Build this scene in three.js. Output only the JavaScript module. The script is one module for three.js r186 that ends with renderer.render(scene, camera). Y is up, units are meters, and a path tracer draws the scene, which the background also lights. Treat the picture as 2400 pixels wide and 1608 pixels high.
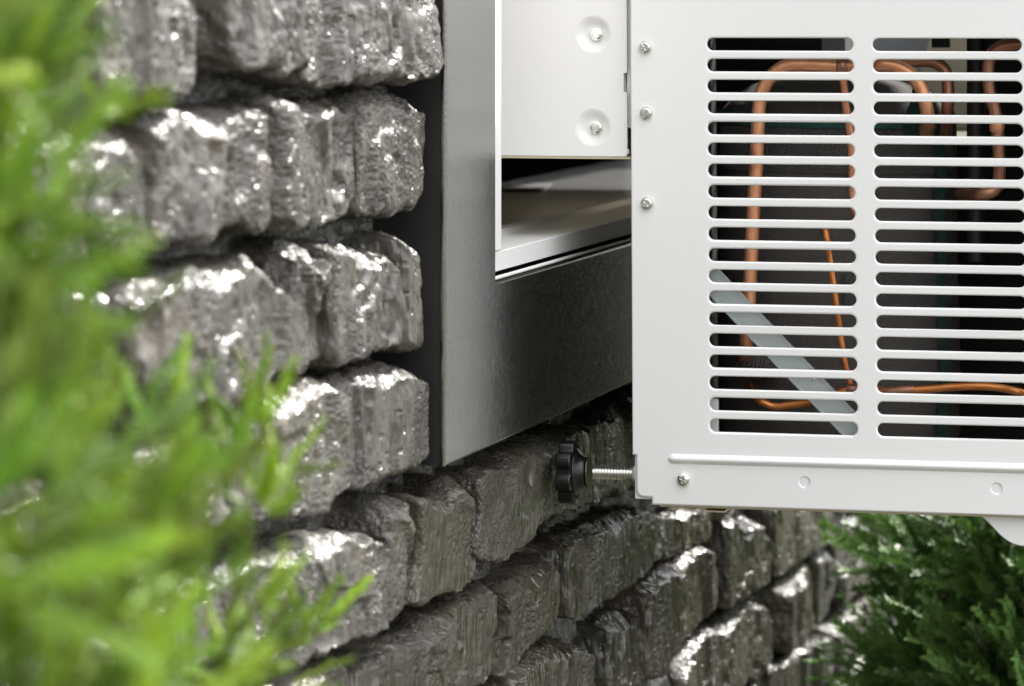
import * as THREE from 'three';
import { mergeGeometries, toCreasedNormals, mergeVertices } from 'three/addons/utils/BufferGeometryUtils.js';
import { RoundedBoxGeometry } from 'three/addons/geometries/RoundedBoxGeometry.js';
import { Brush, Evaluator, SUBTRACTION } from 'three-bvh-csg';

// World axes: x runs along the wall away from the viewer, y is up, z points out of the wall; z = 0 is the face of the dark window surround.
const scene = new THREE.Scene();

// ---------------------------------------------------------------- camera
const EYE = new THREE.Vector3(0, 1.5, 0.57935);
const YAW = THREE.MathUtils.degToRad(13.81), PITCH = THREE.MathUtils.degToRad(7.82);
const camera = new THREE.PerspectiveCamera(2 * THREE.MathUtils.radToDeg(Math.atan(804 / 9300)), 2400 / 1608, 0.05, 200);
camera.position.copy(EYE);
camera.lookAt(EYE.clone().add(new THREE.Vector3(Math.cos(YAW) * Math.cos(PITCH), Math.sin(PITCH), -Math.sin(YAW) * Math.cos(PITCH))));
camera.setViewOffset(2400, 1608, 30, 816 + 9300 * Math.tan(PITCH), 2400, 1608);   // a shifted lens, as in architectural work
camera.focus = 2.47;
camera.userData.fStop = 12;

// ---------------------------------------------------------------- sky and sun (hazy bright day, the sun stands high beyond the air conditioner)
{
  const W = 256, H = 128, d = new Float32Array(W * H * 4);
  for (let j = 0; j < H; j++) for (let i = 0; i < W; i++) {
    const el = ((j + 0.5) / H - 0.5) * Math.PI, s = Math.max(0, Math.sin(el)), a = i / W * Math.PI * 2;
    const cloud = 1 + 0.10 * Math.sin(3 * a + 4 * el) * Math.cos(el) + 0.07 * Math.sin(7 * a - 9 * el + 1.3) * Math.cos(el);
    const L = (0.60 + 0.85 * s) * cloud, k = (j * W + i) * 4;
    d[k] = L * 0.985; d[k + 1] = L * 0.995; d[k + 2] = L * 1.02; d[k + 3] = 1;
  }
  const sky = new THREE.DataTexture(d, W, H, THREE.RGBAFormat, THREE.FloatType);
  sky.mapping = THREE.EquirectangularReflectionMapping; sky.magFilter = THREE.LinearFilter; sky.needsUpdate = true;
  scene.background = sky; scene.environment = sky;
}
const sun = new THREE.DirectionalLight(new THREE.Color(1, 0.965, 0.91), 3.0);
sun.position.set(2.3 + 7.2, 1.2 + 6.6, 2.9); sun.target.position.set(2.3, 1.2, 0);
sun.castShadow = true; sun.shadow.radius = 4; sun.shadow.mapSize.set(2048, 2048);
Object.assign(sun.shadow.camera, { left: -3, right: 3, top: 3, bottom: -3, near: 0.1, far: 20 });
scene.add(sun, sun.target);

const renderer = new THREE.WebGLRenderer({ antialias: true });
renderer.setSize(1024, 686);
renderer.shadowMap.enabled = true;
renderer.toneMapping = THREE.LinearToneMapping;
renderer.toneMappingExposure = 2.55;

// ---------------------------------------------------------------- helpers
function rng(seed) { let a = seed >>> 0; return () => { a = (a + 0x6D2B79F5) | 0; let t = Math.imul(a ^ (a >>> 15), 1 | a); t = (t + Math.imul(t ^ (t >>> 7), 61 | t)) ^ t; return ((t ^ (t >>> 14)) >>> 0) / 4294967296; }; }
const hash = (x, y, z) => { let h = (Math.imul(x, 374761393) + Math.imul(y, 668265263) + Math.imul(z, 1274126177)) | 0; h = Math.imul(h ^ (h >>> 15), 0x85ebca6b); h = Math.imul(h ^ (h >>> 13), 0xc2b2ae35); h ^= h >>> 16; return (h >>> 0) / 4294967296 * 2 - 1; };
const fade = (t) => t * t * t * (t * (t * 6 - 15) + 10), mix = (a, b, t) => a + (b - a) * t;
const smooth = (a, b, x) => { const t = Math.min(1, Math.max(0, (x - a) / (b - a))); return t * t * (3 - 2 * t); };
function noise(x, y, z) {   // value noise, -1..1
  const i = Math.floor(x), j = Math.floor(y), k = Math.floor(z), u = fade(x - i), v = fade(y - j), w = fade(z - k);
  return mix(mix(mix(hash(i, j, k), hash(i + 1, j, k), u), mix(hash(i, j + 1, k), hash(i + 1, j + 1, k), u), v),
    mix(mix(hash(i, j, k + 1), hash(i + 1, j, k + 1), u), mix(hash(i, j + 1, k + 1), hash(i + 1, j + 1, k + 1), u), v), w);
}
const fbm = (x, y, z, n = 3) => { let s = 0, a = 1, t = 0; for (let o = 0; o < n; o++) { s += a * noise(x, y, z); t += a; a *= 0.5; x = x * 2.03 + 7.1; y = y * 2.03 + 3.7; z = z * 2.03 + 1.9; } return s / t; };
function tileNoise(x, y, px, py, seed) {   // repeats every px, py
  const i = Math.floor(x), j = Math.floor(y), u = fade(x - i), v = fade(y - j), m = (a, b) => ((a % b) + b) % b;
  const h = (a, b) => hash(m(a, px), m(b, py), seed);
  return mix(mix(h(i, j), h(i + 1, j), u), mix(h(i, j + 1), h(i + 1, j + 1), u), v);
}
function texture(size, fn, { srgb = false, repeat = 1, repeatY } = {}) {   // fn(u, v) -> [r, g, b] in 0..1
  const d = new Uint8Array(size * size * 4);
  for (let j = 0; j < size; j++) for (let i = 0; i < size; i++) {
    const c = fn(i / size, j / size), k = (j * size + i) * 4;
    for (let q = 0; q < 3; q++) d[k + q] = Math.min(255, Math.max(0, Math.round((Array.isArray(c) ? c[q] : c) * 255)));
    d[k + 3] = 255;
  }
  const t = new THREE.DataTexture(d, size, size);
  t.wrapS = t.wrapT = THREE.RepeatWrapping; t.magFilter = THREE.LinearFilter; t.minFilter = THREE.LinearMipmapLinearFilter; t.generateMipmaps = true;
  t.repeat.set(repeat, repeatY ?? repeat); if (srgb) t.colorSpace = THREE.SRGBColorSpace; t.needsUpdate = true;
  return t;
}
const lin = (r, g, b) => new THREE.Color().setRGB(r, g, b);
const taken = new Map();
function numbered(name) { const n = taken.get(name) ?? 0; taken.set(name, n + 1); return n ? name + '_' + String(n).padStart(3, '0') : name; }
function part(name, geometry, material, parent, at) {
  const m = new THREE.Mesh(geometry, material); m.name = name; m.castShadow = m.receiveShadow = true;
  if (at) m.position.set(...at);
  parent.add(m); return m;
}
function thing(name, label, category, at = [0, 0, 0], group) {
  const o = new THREE.Group(); o.name = numbered(name); o.position.set(...at); o.userData = { label, category, kind: 'thing' };
  if (group) o.userData.group = group;
  scene.add(o); return o;
}
function structure(name, geometry, material) { const m = part(name, geometry, material, scene); m.userData.kind = 'structure'; return m; }
function box(x0, x1, y0, y1, z0, z1, r = 0, seg = 2) {
  const g = r ? new RoundedBoxGeometry(x1 - x0, y1 - y0, z1 - z0, seg, r) : new THREE.BoxGeometry(x1 - x0, y1 - y0, z1 - z0);
  g.translate((x0 + x1) / 2, (y0 + y1) / 2, (z0 + z1) / 2); return g;
}
function crisp(g, angle) {   // soft bevels, but flat faces stay flat
  g = toCreasedNormals(g, angle);
  const p = g.attributes.position, n = g.attributes.normal, a = new THREE.Vector3(), b = new THREE.Vector3(), c = new THREE.Vector3();
  for (let i = 0; i < p.count; i += 3) { a.fromBufferAttribute(p, i); b.fromBufferAttribute(p, i + 1).sub(a); c.fromBufferAttribute(p, i + 2).sub(a); b.cross(c).normalize(); if (Math.abs(b.z) > 0.9999) for (let k = 0; k < 3; k++) n.setXYZ(i + k, 0, 0, Math.sign(b.z)); }
  return g;
}
const metreUV = (g, fx, fy) => { const p = g.attributes.position, uv = new Float32Array(p.count * 2), v = new THREE.Vector3(); for (let i = 0; i < p.count; i++) { v.fromBufferAttribute(p, i); uv[2 * i] = fx(v); uv[2 * i + 1] = fy(v); } g.setAttribute('uv', new THREE.BufferAttribute(uv, 2)); return g; };

// ---------------------------------------------------------------- materials
const stoneBump = texture(1024, (u, v) => {   // split-face grain: upright combed streaks, grains and pits; one tile is 0.22 m
  const wob = tileNoise(u * 9, v * 9, 9, 9, 11) * 0.012;
  const streak = tileNoise((u + wob) * 46, v * 9, 46, 9, 1) * 0.5 + tileNoise((u + wob) * 110, v * 26, 110, 26, 2) * 0.4;
  const grain = tileNoise(u * 80, v * 110, 80, 110, 3) * 0.6 + tileNoise(u * 240, v * 240, 240, 240, 4) * 0.35;
  const where = smooth(-0.35, 0.45, tileNoise(u * 5, v * 5, 5, 5, 5));
  const pit = smooth(0.62, 0.9, tileNoise(u * 42, v * 42, 42, 42, 6));
  return 0.52 + 0.34 * mix(grain, streak, where) + 0.10 * tileNoise(u * 26, v * 26, 26, 26, 7) - 0.42 * pit;
}, { repeat: 1 / 0.22 });
const stoneColor = texture(512, (u, v) => {
  const n = tileNoise(u * 7, v * 7, 7, 7, 21) * 0.5 + tileNoise(u * 19, v * 19, 19, 19, 22) * 0.3 + tileNoise(u * 70, v * 60, 70, 60, 23) * 0.25;
  const rust = smooth(0.45, 0.95, tileNoise(u * 13, v * 11, 13, 11, 24)) * 0.35, green = smooth(0.2, 0.9, tileNoise(u * 5, v * 6, 5, 6, 25)) * 0.3;
  const l = 0.82 + 0.16 * n;
  return [l * (1 + 0.05 * rust), l * (0.985 - 0.03 * rust + 0.01 * green), l * (0.955 - 0.13 * rust - 0.07 * green)];
}, { srgb: true, repeat: 1 / 0.31 });
const stoneRough = texture(256, (u, v) => 0.5 + 0.28 * tileNoise(u * 12, v * 12, 12, 12, 31) + 0.2 * tileNoise(u * 47, v * 47, 47, 47, 32), { repeat: 1 / 0.19 });
const stoneMats = [[0.170, 0.163, 0.154], [0.152, 0.147, 0.139], [0.182, 0.174, 0.163], [0.162, 0.156, 0.145], [0.116, 0.107, 0.090], [0.102, 0.096, 0.083], [0.122, 0.111, 0.092], [0.109, 0.102, 0.088]].map((c) => new THREE.MeshPhysicalMaterial({  // later, darker olive set has shade and green bounce painted into its colour
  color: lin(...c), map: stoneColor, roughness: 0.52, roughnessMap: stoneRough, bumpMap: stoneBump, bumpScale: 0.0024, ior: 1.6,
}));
const mortarMat = new THREE.MeshPhysicalMaterial({ color: lin(0.10, 0.098, 0.092), map: stoneColor, roughness: 0.4, bumpMap: stoneBump, bumpScale: 0.003 });
const coreMat = new THREE.MeshStandardMaterial({ color: lin(0.2, 0.2, 0.19), roughness: 0.95 });

const brushBump = texture(1024, (u, v) => 0.5 + 0.28 * tileNoise(u * 200, v * 60, 200, 60, 41) + 0.16 * tileNoise(u * 120, v * 60, 120, 60, 42) + 0.1 * tileNoise(u * 260, v * 200, 260, 200, 43), { repeat: 1 / 0.12 });
const brushRough = texture(512, (u, v) => 0.88 + 0.07 * tileNoise(u * 200, v * 60, 200, 60, 44) + 0.05 * tileNoise(u * 8, v * 8, 8, 8, 45), { repeat: 1 / 0.16 });
const darkMetal = new THREE.MeshPhysicalMaterial({ color: lin(0.33, 0.325, 0.32), metalness: 1, roughness: 0.23, roughnessMap: brushRough, bumpMap: brushBump, bumpScale: 0.00006 });
const darkEdge = new THREE.MeshStandardMaterial({ color: lin(0.013, 0.011, 0.0115), roughness: 0.5, bumpMap: brushBump, bumpScale: 0.00005 });
const innerSill = new THREE.MeshStandardMaterial({ color: lin(0.62, 0.615, 0.61), metalness: 0.85, roughness: 0.2 });
const silver = new THREE.MeshPhysicalMaterial({ color: lin(0.90, 0.90, 0.89), metalness: 0, roughness: 0.22, bumpMap: brushBump, bumpScale: 0.00002 });
const peel = texture(256, (u, v) => 0.5 + 0.3 * tileNoise(u * 24, v * 24, 24, 24, 51) + 0.2 * tileNoise(u * 60, v * 60, 60, 60, 52), { repeat: 1 / 0.05 });
const whitePaint = new THREE.MeshPhysicalMaterial({ color: lin(0.79, 0.79, 0.785), roughness: 0.38, bumpMap: peel, bumpScale: 0.00002, clearcoat: 0.25, clearcoatRoughness: 0.25 });
const warmWhite = new THREE.MeshPhysicalMaterial({ color: lin(0.81, 0.803, 0.785), roughness: 0.42, bumpMap: peel, bumpScale: 0.00002, clearcoat: 0.2, clearcoatRoughness: 0.3 });
const foam = new THREE.MeshStandardMaterial({ color: lin(0.86, 0.78, 0.58), roughness: 0.7 });
const cream = new THREE.MeshStandardMaterial({ color: lin(0.70, 0.62, 0.44), roughness: 0.6 });
const zinc = new THREE.MeshStandardMaterial({ color: lin(0.86, 0.86, 0.82), metalness: 1, roughness: 0.2 });
const galvanized = new THREE.MeshStandardMaterial({ color: lin(0.50, 0.55, 0.56), metalness: 0.55, roughness: 0.42, bumpMap: brushBump, bumpScale: 0.00006 });
const copperTone = texture(512, (u, v) => { const n = tileNoise(u * 6, v * 14, 6, 14, 61) * 0.5 + tileNoise(u * 30, v * 40, 30, 40, 62) * 0.3, o = smooth(0.25, 0.8, tileNoise(u * 3, v * 9, 3, 9, 63)) * 0.4; return [0.93 + 0.07 * n - 0.25 * o, 0.9 + 0.1 * n - 0.35 * o, 0.88 + 0.12 * n - 0.3 * o]; }, { srgb: true });
const copper = new THREE.MeshStandardMaterial({ color: lin(0.95, 0.47, 0.26), map: copperTone, metalness: 0.5, roughness: 0.34 });
const copperDark = new THREE.MeshStandardMaterial({ color: lin(0.50, 0.26, 0.17), map: copperTone, metalness: 0.7, roughness: 0.34 });
const copperRed = new THREE.MeshStandardMaterial({ color: lin(0.85, 0.34, 0.11), map: copperTone, metalness: 0.65, roughness: 0.26 });
const feltBump = texture(512, (u, v) => 0.5 + 0.3 * tileNoise(u * 150, v * 150, 150, 150, 71) + 0.2 * tileNoise(u * 60, v * 60, 60, 60, 72), { repeat: 1 / 0.12 });
const felt = new THREE.MeshStandardMaterial({ color: lin(0.085, 0.078, 0.073), roughness: 0.85, bumpMap: feltBump, bumpScale: 0.0005 });
const hookTape = new THREE.MeshStandardMaterial({ color: lin(0.13, 0.128, 0.126), roughness: 0.5, bumpMap: texture(256, (u, v) => 0.5 + 0.5 * Math.sin(u * Math.PI * 64) * Math.sin(v * Math.PI * 64 + 2 * Math.sin(u * Math.PI * 6)), { repeat: 1 / 0.07 }), bumpScale: 0.0022 });
const greenFelt = new THREE.MeshStandardMaterial({ color: lin(0.035, 0.12, 0.098), roughness: 0.95, bumpMap: feltBump, bumpScale: 0.002 });
const blackPlastic = new THREE.MeshPhysicalMaterial({ color: lin(0.004, 0.004, 0.0045), roughness: 0.3 });
const blackRubber = new THREE.MeshStandardMaterial({ color: lin(0.012, 0.012, 0.013), roughness: 0.45 });
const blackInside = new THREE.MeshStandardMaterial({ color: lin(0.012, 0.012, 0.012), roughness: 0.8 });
const paleGrey = new THREE.MeshStandardMaterial({ color: lin(0.55, 0.58, 0.62), roughness: 0.45 });
const finMetal = new THREE.MeshStandardMaterial({ color: lin(0.32, 0.32, 0.32), metalness: 0.6, roughness: 0.5 });
const roomMat = new THREE.MeshStandardMaterial({ color: lin(0.06, 0.055, 0.05), roughness: 0.9 });
const glassMat = new THREE.MeshPhysicalMaterial({ color: lin(1, 1, 1), transmission: 1, thickness: 0, roughness: 0.02 });
const barkMat = new THREE.MeshStandardMaterial({ color: lin(0.075, 0.05, 0.032), roughness: 0.9, bumpMap: stoneBump, bumpScale: 0.002 });
const leafMat = new THREE.MeshPhysicalMaterial({ color: lin(1, 1, 1), roughness: 0.55, transmission: 0.35, thickness: 0 });
const soilMat = new THREE.MeshStandardMaterial({ color: lin(0.075, 0.075, 0.05), roughness: 0.95, map: stoneColor, bumpMap: stoneBump, bumpScale: 0.01 });

// ---------------------------------------------------------------- ground
{
  const g = new THREE.PlaneGeometry(120, 120).rotateX(-Math.PI / 2);
  metreUV(g, (v) => v.x / 6, (v) => v.z / 6);
  structure('ground', g, soilMat);
}

// ---------------------------------------------------------------- stone wall with a wide window opening
const OPEN = { x0: 2.3484, x1: 3.85, y0: 1.3296, y1: 1.95 };            // clear opening
const SUR = { x0: 2.2295, x1: 3.97, y0: 1.2353, y1: 2.07 };             // outer edge of the dark surround
const wall = thing('stone_wall', 'rough wall of glossy grey split-face stones around the window', 'wall', [2.4, 0, 0]);
const WX = 2.4;

function stoneGeometry(pts, zf, seed, fine, wild = 1) {   // wild: 1 very broken face, 0.4 a flat split face with sharp arrises
  // closed curve through the traced corners
  const ctr = [0, 0], n0 = pts.length / 2, corner = [];
  for (let i = 0; i < n0; i++) corner.push(new THREE.Vector3(pts[2 * i], pts[2 * i + 1], 0));
  const curve = new THREE.CatmullRomCurve3(corner, true, 'catmullrom', 0.22), per = curve.getLength();
  const N = Math.max(40, Math.min(400, Math.round(per / (fine ? 0.0019 : 0.008)))), ring = curve.getSpacedPoints(N).slice(0, N);
  let area = 0;
  for (let i = 0; i < N; i++) { const a = ring[i], b = ring[(i + 1) % N]; area += a.x * b.y - b.x * a.y; }
  if (area < 0) { ring.reverse(); area = -area; }
  for (const p of ring) { ctr[0] += p.x / N; ctr[1] += p.y / N; }
  const nor = ring.map((_, i) => { const a = ring[(i + N - 2) % N], b = ring[(i + 2) % N], dx = b.x - a.x, dy = b.y - a.y, l = Math.hypot(dx, dy) || 1; return [dy / l, -dx / l]; });
  const S = seed * 13.7;
  const edge = ring.map((p, i) => {
    const [nx, ny] = nor[i], low = ny < -0.3 ? 1 : 0.45;
    const o = 0.0022 * fbm(p.x * 45, p.y * 45, S, 2) * 1.4 + low * 0.0032 * Math.min(0, noise(p.x * 95, p.y * 60, S + 5) + 0.1) ;
    return [p.x + nx * o, p.y + ny * o];
  });
  const bev = ring.map((p, i) => {
    const [, ny] = nor[i], d = Math.hypot(p.x - ctr[0], p.y - ctr[1]);
    return Math.min(0.42 * d, 0.0036 + 0.0012 * wild + (0.0095 + 0.004 * noise(p.x * 25, 1, S + 4)) * smooth(0.3, 0.8, ny) + 0.0018 * noise(p.x * 40, p.y * 40, S + 9));
  });
  const rows = [], nSide = fine ? 13 : 4, nBev = fine ? 7 : 3, nIn = fine ? 40 : 6, zb = -0.062;
  for (let k = 0; k <= nSide; k++) rows.push({ side: k / nSide });
  for (let k = 1; k <= nBev; k++) rows.push({ bevel: k / nBev });
  for (let k = 1; k < nIn; k++) rows.push({ inner: Math.pow(k / nIn, 0.9) });
  const pos = [], uv = [], tilt = [0.05 * noise(S, 1, 2), 0.08 * noise(S, 3, 2)];
  const relief = (x, y) => {   // face of the stone, metres out of the plane
    const warp = 0.012 * noise(x * 16, y * 16, S + 40);
    const big = 0.0045 * wild * fbm(x * 15, y * 17, S, 2);
    const t = noise((x + warp) * 30, y * 13, S + 20), step = 0.0042 * (0.25 + 0.75 * wild) * (smooth(0.02, 0.12, t) + 0.7 * smooth(0.38, 0.46, t) - 0.5);   // flakes broken off in layers
    const comb = 0.0021 * (0.3 + 0.7 * wild) * fbm((x + warp * 0.3) * 105, y * 13, S + 60, 2);
    const rough = 0.0020 * (wild * wild * 0.85 + 0.15) * fbm(x * 120, y * 130, S + 80, 3);
    const pit = -0.004 * smooth(0.52, 0.8, noise(x * 48, y * 40, S + 95)) - 0.0022 * smooth(0.45, 0.8, noise(x * 120, y * 105, S + 105));
    return big + step + comb + rough + pit * wild;
  };
  const put = (x, y, z, u = x, v = y) => { pos.push(x - WX, y, z); uv.push(u, v); };   // sides unfold outwards from the face
  for (const r of rows) for (let i = 0; i < N; i++) {
    const [ex, ey] = edge[i], b = bev[i], dx = ctr[0] - ex, dy = ctr[1] - ey, d = Math.hypot(dx, dy);
    let x = ex, y = ey, z, t = 0;
    if (r.side !== undefined) { z = mix(zb, zf - b, r.side); t = -0.003 * (1 - r.side); }
    else if (r.bevel !== undefined) { const a = r.bevel * Math.PI / 2, ch = 0.8 * smooth(0.3, 0.8, nor[i][1]); t = mix(b * (1 - Math.cos(a)), b * r.bevel, ch); z = zf - b + mix(b * Math.sin(a), b * r.bevel, ch); /* rounded arris, a broken slope along the top */ }
    else { t = mix(b, d, r.inner); z = zf; }
    x += dx / d * t; y += dy / d * t;
    const inward = r.side !== undefined ? smooth(0.4, 1, r.side) * 0.35 : r.bevel !== undefined ? 0.35 + 0.65 * r.bevel : 1;
    z += relief(x, y) * inward + (tilt[0] * (x - ctr[0]) + tilt[1] * (y - ctr[1])) * inward;
    if (inward < 1) {
      const o = 0.0038 * (0.35 + 0.65 * wild) * fbm(x * 80, y * 80, z * 80 + S, 3) * (1 - 0.6 * inward) + 0.0011 * noise(x * 260, y * 260, z * 260);
      x += nor[i][0] * o; y += nor[i][1] * o;
    }
    if (ey > 1.236 && x > 2.2235 && x < 2.3) x = 2.2235;   // cut against the surround
    if (r.side !== undefined) { const s = (1 - r.side) * (zf - b - zb); put(x, y, z, ex + nor[i][0] * s, ey + nor[i][1] * s); }
    else if (r.bevel !== undefined) { const s = b * (Math.PI / 2) * (1 - r.bevel) - b; put(x, y, z, x + nor[i][0] * Math.max(0, s + b - t), y + nor[i][1] * Math.max(0, s + b - t)); }
    else put(x, y, z);
  }
  put(ctr[0], ctr[1], zf + relief(...ctr));
  const index = [], R = rows.length, last = R * N;
  for (let k = 0; k < R - 1; k++) for (let i = 0; i < N; i++) { const a = k * N + i, b = k * N + (i + 1) % N; index.push(a, b, b + N, a, b + N, a + N); }
  for (let i = 0; i < N; i++) index.push((R - 1) * N + i, (R - 1) * N + (i + 1) % N, last);
  const g = new THREE.BufferGeometry();
  g.setAttribute('position', new THREE.Float32BufferAttribute(pos, 3)); g.setAttribute('uv', new THREE.Float32BufferAttribute(uv, 2));
  g.setIndex(index); g.computeVertexNormals();
  return g;
}
// stones in view: distance of the face from the plane of the surround, how broken the face is, then the corners (x, y), metres
const STONES = [
  [-0.004, 0.85, [1.640,1.514,1.778,1.515,1.789,1.483,1.782,1.455,1.718,1.454,1.659,1.458,1.645,1.484]],
  [-0.003, 0.85, [1.835,1.516,1.966,1.517,1.980,1.489,1.970,1.469,1.967,1.464,1.928,1.461,1.893,1.463,1.854,1.462,1.840,1.475]],
  [-0.004, 0.85, [1.978,1.517,2.210,1.519,2.215,1.488,2.223,1.463,2.219,1.458,2.190,1.454,2.113,1.453,2.050,1.456,2.011,1.453,1.967,1.458,1.974,1.473]],
  [-0.010, 0.8, [1.660,1.440,1.732,1.440,1.744,1.426,1.746,1.398,1.743,1.386,1.687,1.388,1.658,1.396]],
  [-0.006, 0.8, [1.732,1.439,1.756,1.445,1.807,1.446,1.862,1.445,1.903,1.447,1.907,1.420,1.902,1.390,1.889,1.384,1.858,1.392,1.821,1.384,1.767,1.387,1.738,1.390,1.731,1.413]],
  [-0.010, 0.8, [1.919,1.448,1.982,1.446,2.071,1.445,2.088,1.438,2.087,1.413,2.088,1.392,2.069,1.383,2.036,1.383,2.007,1.380,1.967,1.382,1.937,1.381,1.918,1.390,1.918,1.420]],
  [-0.010, 0.8, [2.090,1.445,2.168,1.446,2.209,1.444,2.225,1.435,2.225,1.408,2.221,1.388,2.196,1.382,2.162,1.380,2.119,1.380,2.094,1.385,2.089,1.413]],
  [-0.014, 0.61, [1.650,1.378,1.717,1.367,1.724,1.357,1.723,1.334,1.689,1.334,1.647,1.341]],
  [-0.002, 0.61, [1.693,1.368,1.753,1.373,1.822,1.374,1.892,1.373,1.915,1.367,1.948,1.350,1.959,1.339,1.954,1.318,1.911,1.313,1.896,1.308,1.824,1.308,1.782,1.313,1.733,1.322,1.696,1.332,1.687,1.351]],
  [-0.008, 0.61, [2.027,1.371,2.071,1.368,2.133,1.362,2.162,1.354,2.169,1.336,2.166,1.310,2.144,1.306,2.096,1.309,2.087,1.306,2.039,1.309,2.033,1.327,2.027,1.354]],
  [-0.011, 0.61, [2.170,1.367,2.190,1.365,2.207,1.346,2.224,1.322,2.224,1.303,2.187,1.302,2.171,1.308,2.167,1.336]],
  [-0.004, 0.6, [1.642,1.298,1.698,1.300,1.769,1.299,1.833,1.298,1.840,1.274,1.828,1.252,1.764,1.253,1.660,1.258,1.638,1.279]],
  [-0.006, 0.6, [1.851,1.298,1.915,1.301,1.985,1.301,2.028,1.300,2.037,1.277,2.029,1.254,2.014,1.241,1.996,1.238,1.916,1.245,1.854,1.248,1.847,1.273]],
  [-0.009, 0.6, [2.043,1.299,2.112,1.299,2.182,1.297,2.220,1.287,2.224,1.267,2.222,1.244,2.206,1.238,2.165,1.239,2.109,1.240,2.046,1.241,2.039,1.266]],
  [-0.006, 0.6, [1.717,1.232,1.777,1.231,1.838,1.230,1.845,1.210,1.843,1.191,1.779,1.192,1.719,1.199]],
  [-0.004, 0.6, [1.840,1.230,1.932,1.227,2.031,1.224,2.105,1.214,2.140,1.204,2.145,1.185,2.134,1.163,2.094,1.163,2.016,1.166,1.926,1.171,1.847,1.179,1.839,1.209]],
  [-0.008, 0.35, [2.199,1.222,2.260,1.213,2.298,1.222,2.324,1.211,2.333,1.186,2.344,1.168,2.338,1.159,2.309,1.155,2.253,1.160,2.195,1.163,2.200,1.174,2.209,1.195]],
  [-0.009, 0.35, [2.351,1.217,2.395,1.216,2.495,1.219,2.560,1.218,2.645,1.216,2.657,1.194,2.656,1.164,2.612,1.165,2.559,1.170,2.495,1.166,2.466,1.161,2.414,1.161,2.357,1.164,2.344,1.172,2.352,1.193]],
  [-0.018, 0.35, [2.708,1.208,2.766,1.211,2.839,1.216,2.915,1.218,2.945,1.184,2.913,1.154,2.822,1.152,2.765,1.155,2.710,1.156,2.702,1.180]],
  [-0.018, 0.5, [2.965,1.216,3.079,1.222,3.187,1.222,3.204,1.181,3.165,1.142,3.076,1.139,2.976,1.140,2.961,1.182]],
  [-0.008, 0.5, [1.869,1.170,1.969,1.163,2.070,1.155,2.087,1.131,2.071,1.112,1.970,1.117,1.870,1.135]],
  [-0.010, 0.35, [2.083,1.149,2.134,1.149,2.234,1.147,2.324,1.151,2.390,1.148,2.399,1.140,2.395,1.099,2.380,1.094,2.325,1.093,2.221,1.097,2.126,1.105,2.081,1.113]],
  [-0.013, 0.35, [2.447,1.135,2.527,1.142,2.550,1.145,2.572,1.134,2.569,1.110,2.550,1.099,2.491,1.096,2.469,1.088,2.423,1.090,2.449,1.108]],
  [-0.012, 0.35, [2.603,1.146,2.735,1.143,2.853,1.138,2.907,1.126,2.905,1.098,2.841,1.089,2.709,1.094,2.639,1.095,2.598,1.097,2.598,1.119]],
  [-0.016, 0.35, [2.928,1.120,3.068,1.112,3.097,1.105,3.091,1.087,3.055,1.085,2.927,1.091]],
  [-0.008, 0.5, [3.137,1.092,3.262,1.080,3.323,1.065,3.346,1.046,3.341,1.021,3.300,1.021,3.207,1.025,3.137,1.028]],
  [-0.012, 0.5, [3.378,1.075,3.514,1.064,3.657,1.047,3.663,1.014,3.574,1.012,3.466,1.011,3.393,1.016]],
  [-0.012, 0.5, [3.698,1.023,3.893,1.001,3.900,0.972,3.825,0.968,3.703,0.977]],
  [-0.012, 0.35, [2.446,1.088,2.537,1.087,2.616,1.081,2.671,1.068,2.692,1.059,2.682,1.042,2.661,1.034,2.571,1.036,2.446,1.050]],
  [-0.014, 0.35, [2.736,1.072,2.789,1.072,2.848,1.068,2.858,1.057,2.858,1.027,2.842,1.019,2.797,1.019,2.730,1.023]],
  [-0.008, 0.5, [2.840,1.086,2.969,1.085,3.061,1.085,3.108,1.070,3.123,1.051,3.089,1.034,3.029,1.029,2.945,1.024,2.870,1.020,2.834,1.025,2.830,1.061]],
  [-0.008, 0.5, [2.933,1.012,3.023,1.021,3.168,1.012,3.272,1.013,3.354,0.996,3.378,0.981,3.359,0.960,3.331,0.949,3.204,0.958,3.022,0.975,2.927,0.987]],
  [-0.010, 0.5, [3.402,1.002,3.453,1.001,3.553,1.004,3.576,0.994,3.569,0.952,3.526,0.945,3.472,0.944,3.399,0.956]],
  [-0.010, 0.5, [3.585,1.004,3.642,1.009,3.679,0.994,3.703,0.971,3.659,0.948,3.597,0.947]],
  [-0.012, 0.5, [3.745,0.971,3.843,0.968,3.937,0.964,3.944,0.935,3.841,0.939,3.747,0.939]],
  [-0.008, 0.5, [3.269,0.951,3.445,0.942,3.498,0.943,3.600,0.934,3.657,0.927,3.659,0.895,3.480,0.895,3.267,0.917]],
  [-0.010, 0.5, [3.691,0.927,3.791,0.929,3.920,0.925,3.937,0.898,3.806,0.893,3.693,0.895]],
];
let stoneSeed = 1;
for (const [zf, wild, pts] of STONES) { stoneSeed++; part('stone', stoneGeometry(pts, zf, stoneSeed, true, wild), stoneMats[(stoneSeed * 7) % 4 + (wild < 0.6 ? 4 : 0)], wall); }  // flatter lower stones take the olive set, with shade in the colour
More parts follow.
